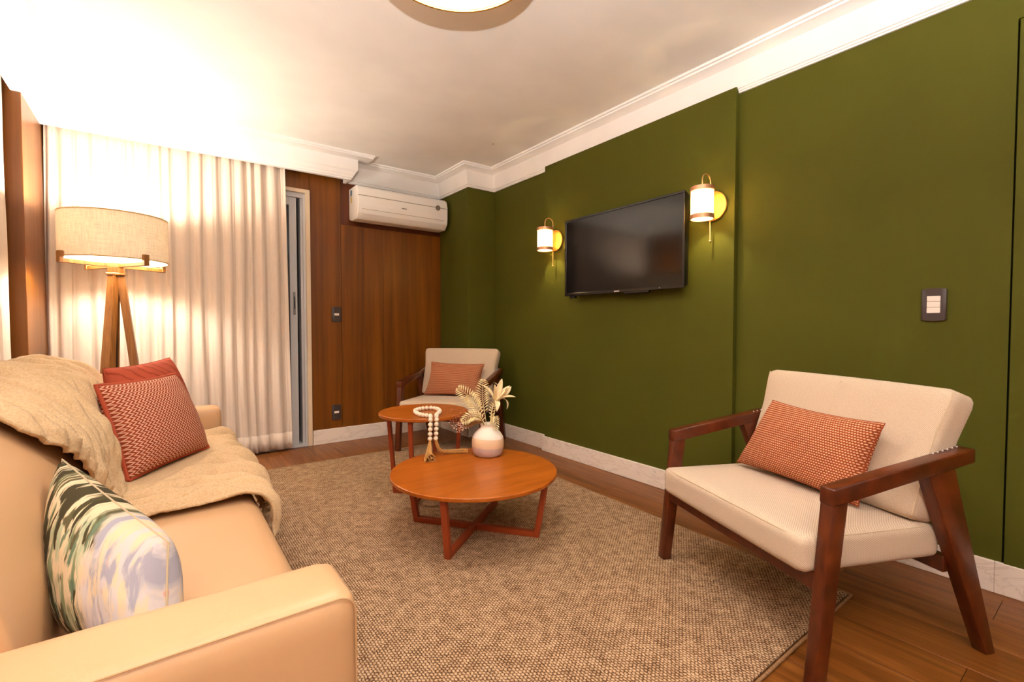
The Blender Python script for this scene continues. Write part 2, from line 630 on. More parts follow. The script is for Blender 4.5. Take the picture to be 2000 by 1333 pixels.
# left wall, wooden corner post
wl = tag(obj('wall_left', B(LX - .2, LX, RY - .2, BY + .3, 0, ZC), WHITE_WALL, None, 0), 'pale wall hidden behind the side curtain', 'wall', kind='structure')
POSTX, POSTY = -0.575, 3.59
obj('post', B(LX - .01, POSTX, POSTY, BY + .1, 0, ZC, 0.002, 1), WALLWOOD, wl, 0)
obj('panel', B(LX - .005, LX + .03, RY, 0.15, 0, 2.2), WALLWOOD, wl, 0)
tag(obj('wall_front', B(LX - .2, GX + .25, RY - .2, RY, 0, ZC), WHITE_WALL, None, 0), 'pale wall behind the camera closing the room', 'wall', kind='structure')

# crown mouldings
profA = [(-.02, 2.25), (.010, 2.25), (.011, 2.258), (.016, 2.259), (.017, 2.268), (.023, 2.270), (.025, 2.285), (.030, 2.31), (.037, 2.345), (.052, 2.385),
         (.075, 2.402), (.100, 2.410), (.100, 2.420), (.112, 2.422), (.113, ZC + .02), (-.02, ZC + .02)]
sw = sweep(bmesh.new(), [(1.33, BY), (CX, BY), (CX, CY), (GX, CY), (GX, RY)], profA)
tag(obj('trim_1', sw, PLASTER, None, 28), 'white plaster crown moulding stepping along green wall and column', 'moulding', kind='structure')
profB = [(-.022, 2.245), (0, 2.245), (.006, 2.247), (.008, 2.258), (.016, 2.262), (.018, 2.276), (.030, 2.290), (.036, 2.308), (.048, 2.318), (.050, 2.328),
         (.050, 2.408), (.150, 2.408), (.150, 2.420), (.158, 2.421), (.160, ZC + .02), (-.022, ZC + .02)]
CURY = 4.055
sw = sweep(bmesh.new(), [(-.592, RY), (-.592, POSTY - .002), (POSTX, POSTY - .002), (POSTX, CURY), (1.31, CURY), (1.31, BY + .01)], profB)
tag(obj('trim_2', sw, PLASTER, None, 28), 'white curtain pelmet with stepped edge above the curtains', 'pelmet', kind='structure')

# baseboards
bb = thing('baseboard_back', 'white marble baseboard under the wood panelling', 'baseboard', kind='structure')
obj('baseboard_segment', B(1.014, CX, BY - .014, BY + .004, 0, .124, .002, 1), MARBLE, bb, 0)
br = thing('baseboard_right', 'veined white marble baseboard along green wall', 'baseboard', kind='structure')
for a in [(CX - .012, CX + .004, CY - .012, BY - .014), (CX - .012, GX - .014, CY - .014, CY + .004), (GX - .014, GX + .004, 2.905, CY - .0145),
          (PX - .016, PX + .004, 1.315, 2.905), (PX - .002, GX - .014, 1.315, 1.3315), (GX - .014, GX + .004, 0.32, 1.3145), (GX - .014, GX + .004, -1.2, 0.3195)]:
    obj('baseboard_segment', B(*a, 0, .118, .002, 1), MARBLE, br, 0)

# ------------------------------------------------------------------ sliding balcony door behind the curtain
d1 = thing('door_1', 'white aluminium sliding balcony door with cream stone jamb', 'door', kind='structure')
obj('jamb', B(.975, 1.009, BY - .012, BY + .16, 0, 2.134, .002, 1), CREAM, d1, 0)
obj('jamb', B(-.60, .975, BY - .012, BY + .16, 2.104, 2.134, .002, 1), CREAM, d1, 0)
fr = bmesh.new()
box(fr, .958, .975, BY + .012, BY + .14, .0, 2.104)
box(fr, .940, .958, BY + .030, BY + .14, .0, 2.09)
box(fr, -.6, .975, BY + .014, BY + .14, 2.066, 2.104)
box(fr, -.6, .975, BY + .0, BY + .14, .0, .022)
obj('door_frame', fr, ALU, d1, 0)
leaf = obj('door_leaf', box(B(.855, .912, BY + .03, BY + .065, .022, 2.066, .003, 2), .12, .18, BY + .03, BY + .065, .022, 2.066), ALU, d1, 0)
obj('leaf_rail', box(B(.18, .855, BY + .03, BY + .065, 2.0, 2.066), .18, .855, BY + .03, BY + .065, .022, .10), ALU, leaf, 0)
obj('pane', B(.18, .855, BY + .045, BY + .051, .10, 2.0), GLASS, leaf, 0)
obj('handle', B(.878, .896, BY + .022, BY + .032, 1.10, 1.29, .006, 3), plain('grey_handle', (150, 146, 142), .35), leaf)
obj('handle_grip', B(.883, .891, BY + .014, BY + .024, 1.15, 1.25, .003, 2), BLACK, leaf)
obj('pane', B(-.6, .18, BY + .10, BY + .106, .022, 2.066), GLASS, d1, 0)
tag(obj('wall_outside', B(-1.2, 1.6, BY + 1.0, BY + 1.1, -.2, 2.8), plain('night_wall', (10, 10, 11), .9), None, 0), 'dark night beyond the balcony door', 'outside', kind='structure')

# ------------------------------------------------------------------ curtains
def curtain(name, label, L, zb, zt, folds, amp, seed, place, hem=True, lean=0.0):
    rnd = random.Random(seed)
    edges = [0.0]
    while edges[-1] < 1.0:
        edges.append(edges[-1] + (1 / folds) * rnd.uniform(0.45, 1.75))
    ph = []
    nx, nz = 420, 36
    def phase(s):
        for k in range(len(edges) - 1):
            if s <= edges[k + 1]:
                return k, (s - edges[k]) / (edges[k + 1] - edges[k])
        return len(edges) - 2, 1.0
    amps = [rnd.uniform(0.35, 1.15) for _ in edges]
    bm = bmesh.new()
    rows = []
    for j in range(nz + 1):
        v = j / nz
        row = []
        for i in range(nx + 1):
            s = i / nx
            sw_ = s + 0.020 * noise.noise((s * 9, v * 1.4 + seed, 0)) * (1 - v) * 1.6
            k, f = phase(max(0, min(1, sw_)))
            w = math.cos(2 * PI * f) ** 1
            a = amp * amps[k] * (0.75 + 0.45 * (1 - v))
            w = math.copysign(abs(w) ** 0.75, w)
            off = a * w + 0.014 * (1.2 - v) * noise.noise((s * 14, v * 1.5, seed)) + 0.005 * noise.noise((s * 70, v * 4, seed + 3))
            along = s * L + lean * (1 - v) * (s - 0.5)
            z = zb + v * (zt - zb) + (0.010 * noise.noise((s * 6, seed, 1.0)) if j == 0 else 0)
            row.append(bm.verts.new(place(along, off, z)))
        rows.append(row)
    for a, b in zip(rows, rows[1:]):
        for i in range(nx):
            bm.faces.new([a[i], a[i + 1], b[i + 1], b[i]])
    hb = bmesh.new()
    j1 = max(1, round(0.115 / (zt - zb) * nz))
    root = thing(name, label, 'curtain', place(L / 2, 0, 0), group=None)
    inv = Vector(root.location)
    for v in bm.verts:
        v.co -= inv
    c = obj('cloth', bm, CURTAIN, root, 0)
    smooth(c.data, 80)
    sm = c.modifiers.new('thick', 'SOLIDIFY'); sm.thickness = 0.002
    if hem:
        r2 = []
        for row in rows_data(c, nx, j1):
            r2.append([hb.verts.new(co) for co in row])
        for a, b in zip(r2, r2[1:]):
            for i in range(nx):
                hb.faces.new([a[i], a[i + 1], b[i + 1], b[i]])
        h = obj('hem', hb, CURTAIN, root, 0)
        smooth(h.data, 80)
        sm = h.modifiers.new('thick', 'SOLIDIFY'); sm.thickness = 0.005; sm.offset = 0
    return root

def rows_data(c, nx, j1):
    vs_ = c.data.vertices
    return [[vs_[j * (nx + 1) + i].co.copy() for i in range(nx + 1)] for j in range(j1 + 1)]

curtain('curtain', 'sheer beige floor-length curtain behind the tripod lamp', 1.375, 0.018, 2.40, 20, 0.014, 3,
        lambda a, o, z: Vector((-.565 + a, 4.118 + o, z)), lean=0.06)
curtain('curtain', 'beige curtain along the side wall behind the sofa', 3.3, 0.018, 2.40, 40, 0.016, 11,
        lambda a, o, z: Vector((-.642 + o, 0.2 + a, z)))

# ------------------------------------------------------------------ rug
rug = thing('rug', 'woven beige sisal rug under the round coffee tables', 'rug', (1.0, 2.1, 0))
rc = [(-.28, .617), (2.036, .630), (2.118, 3.612), (-.28, 3.620)]
rc = [(a - 1.0, b - 2.1) for a, b in rc]
obj('weave', prism(bmesh.new(), [(a * .993, b * .993) for a, b in rc], 2, 0.0005, 0.010, .002, 1), RUGM, rug, 0)
bd = bmesh.new()
for (a, b), (c, d) in zip(rc, rc[1:] + rc[:1]):
    tube(bd, [(a, b, .0055), (c, d, .0055)], .005, 8)
obj('binding', bd, RUGEDGE, rug)
RZ = 0.010

# ------------------------------------------------------------------ television
tv = thing('television', 'black flat television mounted on the green panel', 'television', (2.40, 2.075, 1.225))
W2, HT = .495, .553
obj('casing', prism(bmesh.new(), [(.004, .0), (.040, .02), (.045, HT - .02), (.004, HT)], 1, -W2, W2, .004, 2), BLACK, tv, 30)
obj('wall_mount', B(.042, .0765, -.16, .16, .14, .42, .004, 1), BLACK, tv, 0)
bz = bmesh.new()
bw = .014
for a in [(-W2, W2, 0, bw + .006), (-W2, W2, HT - bw, HT), (-W2, -W2 + bw, bw, HT - bw), (W2 - bw, W2, bw, HT - bw)]:
    box(bz, -.004, .006, a[0], a[1], a[2], a[3], .0015, 1)
obj('bezel', bz, plain('glossy_black_bezel', (12, 10, 10), .22), tv, 0)
obj('screen', B(.0, .005, -W2 + bw - .001, W2 - bw + .001, bw + .004, HT - bw + .001), SCREEN, tv, 0)
obj('brand_mark', B(-.0048, -.003, -.022, .022, .006, .0125), plain('silver_mark', (200, 190, 180), .4), tv, 0)
obj('sensor', B(-.003, .02, -.25, -.06, -.012, .001, .003, 1), BLACK, tv, 0)
obj('indicator', B(-.0048, -.003, -.335, -.328, .007, .0115), plain('indicator_grey', (150, 140, 132), .4), tv, 0)
obj('foot_bracket', B(.004, .03, .40, .455, -.016, .002, .003, 1), BLACK, tv, 0)

# ------------------------------------------------------------------ wall sconces
def sconce(y, label):
    t = thing('wall_sconce', label, 'wall lamp', (PX, y, 1.668), group='sconces beside the television')
    pl = bmesh.new()
    lathe(pl, [(0, .0), (.080, .0), (.082, .003), (.082, .013), (.079, .016), (0, .016)], 48)
    bmesh.ops.rotate(pl, verts=pl.verts[:], cent=(0, 0, 0), matrix=Matrix.Rotation(-PI / 2, 3, 'Y'))
    obj('backplate', pl, BRASS2, t)
    sx, r = -.115, .058
    sh = bmesh.new()
    lathe(sh, [(r, -.078), (r, .080), (r - .003, .080), (r - .003, -.078)], 40, (sx, 0, 0), True)
    obj('shade', sh, OPAL, t)
    for z0, z1 in ((.066, .087), (-.085, -.062)):
        rg = lathe(bmesh.new(), [(r + .004, z0), (r + .004, z1), (r - .001, z1), (r - .001, z0)], 40, (sx, 0, 0), True)
        obj('ring', rg, COPPER, t)
    pts = [(sx, 0, .066), (sx, 0, .125)]
    R = (abs(sx) - .034) / 2
    for k in range(13):
        a = PI - PI * k / 12
        pts.append((sx + R + R * math.cos(a), 0, .125 + R * math.sin(a)))
    pts += [(-.034, 0, .0), (-.034, 0, -.192)]
    obj('arc_rod', tube(bmesh.new(), pts, .0038, 10), BRASS, t)
    kn = bmesh.new()
    bmesh.ops.create_uvsphere(kn, u_segments=14, v_segments=8, radius=.0075)
    bmesh.ops.translate(kn, verts=kn.verts[:], vec=(-.034, 0, -.195))
    obj('knob', kn, BRASS, t)
    obj('stem', tube(bmesh.new(), [(-.014, 0, 0), (-.036, 0, 0)], .006, 10), BRASS, t)
    sk = lathe(bmesh.new(), [(0, .07), (.014, .07), (.014, .035), (0, .035)], 16, (sx, 0, 0))
    bmesh.ops.translate(sk, verts=sk.verts[:], vec=(0, 0, 0))
    obj('socket', sk, BRASS, t)
    spk = bmesh.new()
    for k in range(3):
        a = 2 * PI * k / 3
        tube(spk, [(sx, 0, .068), (sx + (r - .002) * math.cos(a), (r - .002) * math.sin(a), .068)], .002, 6)
    obj('spider', spk, BRASS, t)
    bu = bmesh.new()
    bmesh.ops.create_uvsphere(bu, u_segments=18, v_segments=12, radius=.020)
    bmesh.ops.translate(bu, verts=bu.verts[:], vec=(sx, 0, .016))
    obj('bulb', bu, BULB, t)
    ld = bpy.data.lights.new('sconce_light', 'POINT')
    ld.energy = SCONCE; ld.color = (1.0, .80, .45); ld.shadow_soft_size = .012
    lo = bpy.data.objects.new('sconce_light', ld)
    COL.objects.link(lo); lo.parent = t; lo.location = (sx, 0, -.022)
    return t
sconce(2.752, 'opal cylinder sconce with brass arc between television and wood wall corner')
sconce(1.450, 'opal cylinder sconce with brass arc between television and light switch')

# ------------------------------------------------------------------ air conditioner
ac = thing('air_conditioner', 'white split air conditioner on the wood wall', 'air conditioner', (1.763, BY, 1.915))
aw = .425
prof = [(.012, .022), (-.05, .0), (-.17, .0), (-.212, .045), (-.222, .11), (-.218, .20), (-.205, .262), (-.17, .285), (.012, .285)]
obj('body', prism(bmesh.new(), prof, 0, -aw, aw, .008, 3), ACW, ac, 40)
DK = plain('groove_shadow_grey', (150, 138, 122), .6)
obj('front_panel', prism(bmesh.new(), [(-.2135, .192), (-.2235, .115), (-.2165, .05), (-.2105, .05), (-.214, .12), (-.208, .192)], 0, -aw + .004, aw - .004, .001, 1), ACW, ac, 30)
obj('groove', prism(bmesh.new(), [(-.2205, .192), (-.2215, .196), (-.19, .196), (-.19, .192)], 0, -aw + .002, aw - .002), DK, ac, 0)
fp = obj('air_flap', prism(bmesh.new(), [(-.2215, .080), (-.2165, .045), (-.185, .012), (-.18, .016), (-.205, .05), (-.212, .080)], 0, -.385, .385, .001, 1), ACW, ac, 30)
obj('flap_edge', prism(bmesh.new(), [(-.2222, .080), (-.2216, .0825), (-.2, .0825), (-.2, .080)], 0, -.386, .386), DK, fp, 0)
dd = lathe(bmesh.new(), [(0, 0), (.024, 0), (.024, .004), (0, .005)], 28)
bmesh.ops.rotate(dd, verts=dd.verts[:], cent=(0, 0, 0), matrix=Matrix.Rotation(PI / 2, 3, 'X'))
bmesh.ops.translate(dd, verts=dd.verts[:], vec=(.322, -.2195, .192))
obj('display', dd, ACG, ac)
obj('brand_mark', B(-.035, .012, -.2228, -.2205, .130, .137), ACG, ac, 0)
obj('intake_grille', B(-.40, .40, -.16, -.03, .2845, .2875), DK, ac, 0)
obj('sticker', B(-aw - .0012, -aw + .001, -.075, -.035, .215, .262), plain('blue_sticker', (92, 112, 140), .5), ac, 0)
obj('sticker', B(-aw - .0012, -aw + .001, -.075, -.045, .155, .210), plain('yellow_sticker', (222, 184, 90), .5), ac, 0)

# ------------------------------------------------------------------ switches
def plate(name, label, cat, loc, rz, rockers, group=None):
    t = thing(name, label, cat, loc, rz, group)
    # local: faces -y
    bm = bmesh.new()
    pts = []
    for k in range(9):
        s = -1 + 2 * k / 8
        pts.append((s * .0385, -.062 - .004 * (1 - s * s)))
    for k in range(9):
        s = 1 - 2 * k / 8
        pts.append((s * .0385, .062 + .004 * (1 - s * s)))
    prism(bm, pts, 1, -.010, .001, .002, 2)
    obj('plate', bm, PLATE, t, 30)
    for (x0, x1, z0, z1) in rockers:
        obj('rocker', B(x0, x1, -.0135, -.008, z0, z1, .0012, 1), SWITCHW, t, 0)
    return t
plate('light_switch', 'dark grey switch plate with three white rockers on green wall', 'switch', (GX, .514, 1.090), -PI / 2,
      [(-.021, .021, .0125, .0345), (-.021, .021, -.0105, .0115), (-.021, .021, -.0345, -.0115)])
plate('light_switch', 'dark switch plate with one white rocker on wood wall', 'switch', (1.216, BY, 1.108), 0, [(-.020, .020, -.009, .009)])
plate('wall_socket', 'dark socket plate on wood wall just above the baseboard', 'socket', (1.207, BY, .262), 0, [(-.020, .020, -.009, .009)])

# ------------------------------------------------------------------ ceiling lamps
def drum(loc, label):
    t = thing('ceiling_lamp', label, 'ceiling lamp', loc)
    R = .308
    obj('drum_shade', lathe(bmesh.new(), [(R, .0), (R, .0725), (R - .004, .0725), (R - .004, .0)], 72, (0, 0, 0), True), DRUM, t)
    obj('rim', lathe(bmesh.new(), [(R + .003, -.002), (R + .003, .008), (R - .006, .008), (R - .006, -.002)], 72, (0, 0, 0), True), BRASS2, t)
    obj('diffuser', lathe(bmesh.new(), [(0, .030), (R - .03, .030), (R - .026, .033), (R - .026, .036), (0, .036)], 64), DIFFUSER, t)
    obj('inner_reflector', lathe(bmesh.new(), [(R - .006, .005), (R - .024, .036), (R - .027, .036), (R - .008, .005)], 64, (0, 0, 0), True), OPAL, t)
    obj('mount', lathe(bmesh.new(), [(0, .05), (.06, .05), (.06, .0728), (0, .0728)], 24), ACW, t)
    return t
drum((.893, 1.546, 2.362), 'lit tan drum ceiling lamp above the coffee tables')
hk = lathe(bmesh.new(), [(0, 0), (.004, 0), (.004, -.004), (0, -.006)], 12)
tag(obj('ceiling_screw', hk, plain('dark_screw', (120, 90, 70), .6)), 'tiny dark screw head in plain ceiling', 'screw').location = (2.112, 3.088, ZC)

# ------------------------------------------------------------------ floor lamp
LXY = (-.205, 3.60)
lamp = thing('floor_lamp', 'wooden tripod floor lamp with linen drum shade', 'floor lamp', (LXY[0], LXY[1], 0))
R = .250
obj('lamp_shade', lathe(bmesh.new(), [(R, 1.382), (R, 1.636), (R - .003, 1.636), (R - .003, 1.382)], 72, (0, 0, 0), True), LINEN, lamp)
for z0 in (1.380, 1.632):
    obj('shade_rim', lathe(bmesh.new(), [(R + .0015, z0), (R + .0015, z0 + .006), (R - .005, z0 + .006), (R - .005, z0)], 72, (0, 0, 0), True), plain('shade_edge', (206, 170, 116), .8), lamp)
obj('hub', B(-.038, .038, -.038, .038, 1.312, 1.372, .005, 2), LAMPWOOD, lamp)
obj('hub_plate', B(-.045, .045, -.045, .045, 1.300, 1.313, .003, 1), LAMPWOOD, lamp)
for a in (33, 123, 213, 303):
    ar = bmesh.new()
    Mz = Matrix.Rotation(math.radians(a), 3, 'Z')
    box(ar, .030, R + .022, -.011, .011, 1.345, 1.369, .002, 1)
    bmesh.ops.rotate(ar, verts=ar.verts[:], cent=(0, 0, 0), matrix=Mz)
    p = obj('shade_arm', ar, LAMPWOOD, lamp, 0)
    eb = box(bmesh.new(), R + .001, R + .023, -.014, .014, 1.345, 1.408, .002, 1)
    bmesh.ops.rotate(eb, verts=eb.verts[:], cent=(0, 0, 0), matrix=Mz)
    obj('end_block', eb, LAMPWOOD, p, 0)
for a in (-125, -5, 115):
    d = Vector((math.cos(math.radians(a)), math.sin(math.radians(a)), 0))
    s = Vector((-d.y, d.x, 0))
    top, bot = d * .020 + Vector((0, 0, 1.304)), d * .155
    lg = bmesh.new()
    rows = []
    for c, w, th in ((bot, .040, .022), (top, .022, .018)):
        rows.append([lg.verts.new(c + s * w * i + d * th * j) for i, j in ((-1, -1), (1, -1), (1, 1), (-1, 1))])
    lg.faces.new(rows[0]); lg.faces.new(rows[1][::-1])
    for k in range(4):
        lg.faces.new([rows[0][k], rows[0][(k + 1) % 4], rows[1][(k + 1) % 4], rows[1][k]])
    bmesh.ops.bevel(lg, geom=lg.edges[:], offset=.004, segments=2, affect='EDGES')
    obj('leg', lg, LAMPWOOD, lamp)
obj('cord', tube(bmesh.new(), bez([(0, .0, 1.30), (-.005, .02, 1.0), (-.01, .05, .5), (.0, .12, .02), (.05, .3, .006)], 10), .0035, 6), CORDM, lamp)
obj('socket', lathe(bmesh.new(), [(0, 1.37), (.02, 1.37), (.02, 1.43), (0, 1.43)], 18), CREAM, lamp)
bu = bmesh.new()
bmesh.ops.create_uvsphere(bu, u_segments=20, v_segments=12, radius=.032)
bmesh.ops.translate(bu, verts=bu.verts[:], vec=(0, 0, 1.460))
obj('bulb', bu, BULB, lamp)
ld = bpy.data.lights.new('lamp_light', 'POINT')
ld.energy = FLOOR_LAMP; ld.color = WARM; ld.shadow_soft_size = .05
lo = bpy.data.objects.new('lamp_light', ld)
COL.objects.link(lo); lo.parent = lamp; lo.location = (0, 0, 1.545)

# ------------------------------------------------------------------ added unseen uplighter behind the camera, put in to brighten the ceiling
up = thing('fill_uplighter', 'slim white uplighter added as fill light past the sofa end', 'floor lamp', (-.40, -.55, 0))
obj('base', lathe(bmesh.new(), [(0, 0), (.14, 0), (.14, .015), (.02, .03), (0, .03)], 32), ACW, up)
obj('pole', tube(bmesh.new(), [(0, 0, .02), (0, 0, 1.46)], .012, 12), ACW, up)
obj('bowl', lathe(bmesh.new(), [(0, 1.44), (.05, 1.445), (.14, 1.50), (.175, 1.56), (.170, 1.56), (.135, 1.507), (.05, 1.455), (0, 1.45)], 40), ACW, up)
ld = bpy.data.lights.new('fill_light', 'POINT')
ld.energy = FILL_UP; ld.color = (1.0, 1.0, 1.0); ld.shadow_soft_size = .03
lo = bpy.data.objects.new('fill_light', ld)
COL.objects.link(lo); lo.parent = up; lo.location = (0, 0, 1.529)

# ------------------------------------------------------------------ sofa
SO = Vector((-.14, 1.97, 0))
sofa = thing('sofa', 'long cream leatherette sofa holding the plush throw and pillows', 'sofa', SO)
def S(bm):
    bmesh.ops.translate(bm, verts=bm.verts[:], vec=-SO)
    return bm
obj('base', S(B(-.535, .225, .80, 3.15, .060, .235, .02, 3)), LEATHER, sofa)
for fx, fy in ((-.48, .86), (.16, .86), (-.48, 3.1), (.16, 3.1)):
    obj('foot', S(lathe(bmesh.new(), [(0, RZ if fx > -.3 else .0), (.02, RZ if fx > -.3 else .0), (.026, .065), (0, .065)], 20, (fx, fy, 0))), BLACK, sofa)
SEATZ = .400
obj('seat_cushion', S(soft(bmesh.new(), (.0, 1.965, .312), (.53, 2.075, .176), .055, 14, (.006, 0, .008))), LEATHER, sofa, 60)
def arm(y0, y1):
    a = soft(bmesh.new(), (-.14, (y0 + y1) / 2, .305), (.795, y1 - y0, .51), .030, 14, (.004, .006, .003))
    p = obj('arm', S(a), LEATHER, sofa, 60)
    for yy in ((y0 + .004,) if y0 < 1 else (y1 - .004,)):
        inset = .010
        pts = [(.2565 - .004, yy, .07)] + [(.2565 - .004 - .03 + .03 * math.cos(t), yy, .556 - .03 + .03 * math.sin(t)) for t in [k * PI / 12 for k in range(7)]] + [(-.5, yy, .556)]
        obj('seam', S(tube(bmesh.new(), pts, .0016, 8)), SEAM, p)
    return p
arm(.772, .932)
arm(3.0, 3.165)
cs = [(-.160, .33), (-.163, .42), (-.168, .50), (-.178, .58), (-.205, .66), (-.25, .728), (-.31, .782), (-.375, .808), (-.44, .812), (-.50, .79), (-.530, .73),
      (-.54, .5), (-.54, .10), (-.30, .08), (-.20, .15)]
cc = Vector((-.36, .48))
bk = bmesh.new()
rows = []
for yy, f in ((.936, .955), (.950, .99), (.98, 1.0), (1.3, 1.0), (1.65, 1.0), (2.0, 1.0), (2.35, 1.0), (2.65, 1.0), (2.86, 1.0), (2.93, .985), (2.97, .955), (2.990, .90), (2.996, .84)):
    rows.append([bk.verts.new((cc.x + (a - cc.x) * f, yy, cc.y + (b - cc.y) * f)) for a, b in cs])
for a, b in zip(rows, rows[1:]):
    for k in range(len(cs)):
        bk.faces.new([a[k], a[(k + 1) % len(cs)], b[(k + 1) % len(cs)], b[k]])
bk.faces.new(rows[0]); bk.faces.new(rows[-1][::-1])
bko = obj('backrest', S(bk), LEATHER, sofa, 50)
sd = bko.modifiers.new('smooth', 'SUBSURF'); sd.levels = 1; sd.render_levels = 2

# ------------------------------------------------------------------ plush throw
PRESS = [((-.108, 2.215), (.166, 2.60)), ((-.11, 2.40), (.15, 2.80))]     # bottom edges of the pillows standing on the throw
def pressed(x, y):
    w = 0.0
    for (ax, ay), (bx, by) in PRESS:
        dx, dy = bx - ax, by - ay
        t = max(0, min(1, ((x - ax) * dx + (y - ay) * dy) / (dx * dx + dy * dy)))
        d = math.hypot(x - ax - dx * t, y - ay - dy * t)
        w = max(w, max(0, min(1, (.17 - d) / .08)))
    return w * w * (3 - 2 * w)

def throw():
    path = bez([(-.515, .80), (-.44, .828), (-.375, .822), (-.305, .797), (-.243, .742), (-.196, .670), (-.166, .585), (-.152, .50), (-.138, .445), (-.09, .418),
                (0, .420), (.12, .422), (.21, .420), (.262, .406), (.286, .375), (.291, .33), (.290, .27)][0:0] or
               [(-.515, 0, .80), (-.44, 0, .828), (-.375, 0, .822), (-.305, 0, .797), (-.243, 0, .742), (-.196, 0, .670), (-.166, 0, .585), (-.152, 0, .50), (-.138, 0, .445),
                (-.09, 0, .418), (0, 0, .420), (.12, 0, .422), (.21, 0, .420), (.262, 0, .406), (.286, 0, .375), (.291, 0, .33), (.290, 0, .27)], 16)
    # arc length
    Ls = [0.0]
    for a, b in zip(path, path[1:]):
        Ls.append(Ls[-1] + (b - a).length)
    ns, nt = 190, 200
    def at(s):
        t = s * Ls[-1]
        for k in range(len(Ls) - 1):
            if t <= Ls[k + 1] + 1e-9:
                f = (t - Ls[k]) / max(Ls[k + 1] - Ls[k], 1e-9)
                p = path[k].lerp(path[k + 1], f)
                d = (path[k + 1] - path[k]).normalized()
                return p, Vector((-d.z, 0, d.x))
        return path[-1], Vector((1, 0, 0))
    T = Ls[-1]
    bm = bmesh.new()
    grid = []
    for i in range(ns + 1):
        s = i / ns
        p, nrm = at(s)
        if nrm.z < -0.01 and False:
            nrm = -nrm
        # keep the normal outward (towards +x / up)
        if nrm.dot(Vector((.6, 0, .8))) < 0:
            nrm = -nrm
        sm = s * T
        ylo = 1.50 + .30 * max(0, min(1, (sm - .30) / .30)) + .03 * noise.noise((sm * 3, 0, 4.2)) + .008 * noise.noise((sm * 18, 0, 1.2))
        yhi = 2.972 + .012 * noise.noise((sm * 5, 3, 0))
        row = []
        for j in range(nt + 1):
            t = j / nt
            y = ylo + (yhi - ylo) * t
            wv = .060 * noise.noise((sm * 3.0, y * 2.4, 7.0)) + .026 * noise.noise((sm * 8, y * 7.0, 2.0))
            ph_ = (y + wv + .30 * min(sm, .62)) / .062
            rid = abs(math.sin(PI * ph_)) ** 0.6
            brk = .55 + .45 * noise.noise((sm * 9, y * 11, 5.0))
            h = .002 + .056 * rid * brk + .030 * max(0, noise.noise((sm * 4, y * 6, 9.0))) + .006 * noise.noise((sm * 26, y * 30, 3))
            h = max(h, .001)
            edge = min(1, t / .03)
            h = h * (.35 + .65 * edge) + (.006 if t < .03 else 0)
            if y > 2.90 and sm < .5:
                pp = p - Vector((0, 0, 1)) * 0
            h = h * (1 - pressed(p.x, y)) + .004 * pressed(p.x, y)
            q = p + nrm * h
            # follow the rounded end of the backrest
            if sm < .62 and y > 2.86:
                f = 1 - ((y - 2.86) / .13) ** 2 * .12
                q = Vector((cc.x + (q.x - cc.x) * f, 0, cc.y + (q.z - cc.y) * f))
            row.append(bm.verts.new((q.x, y, q.z)))
        grid.append(row)
    for a, b in zip(grid, grid[1:]):
        for j in range(nt):
            bm.faces.new([a[j], a[j + 1], b[j + 1], b[j]])
    for v in bm.verts:
        v.co -= Vector((.05, 2.3, .42))
    o = obj('throw_blanket', bm, PLUSH, None, 0)
    smooth(o.data, 80)
    o.location = (.05, 2.3, .42)
    sdm = o.modifiers.new('thick', 'SOLIDIFY'); sdm.thickness = .010; sdm.offset = -1 if False else 0
    return tag(o, 'ribbed cream plush throw draped over sofa back and seat', 'blanket')
throw_o = throw()

# ------------------------------------------------------------------ pillows
from mathutils.bvhtree import BVHTree
def world_bvh(roots):
    bpy.context.view_layer.update()
    dg = bpy.context.evaluated_depsgraph_get()
    vv, ff = [], []
    todo = list(roots)
    while todo:
        o = todo.pop()
        todo += list(o.children)
        if o.type != 'MESH':
            continue
        e = o.evaluated_get(dg)
        me = e.to_mesh()
        k = len(vv)
        vv += [o.matrix_world @ v.co for v in me.vertices]
        ff += [[i + k for i in p.vertices] for p in me.polygons]
        e.to_mesh_clear()
    return BVHTree.FromPolygons(vv, ff)

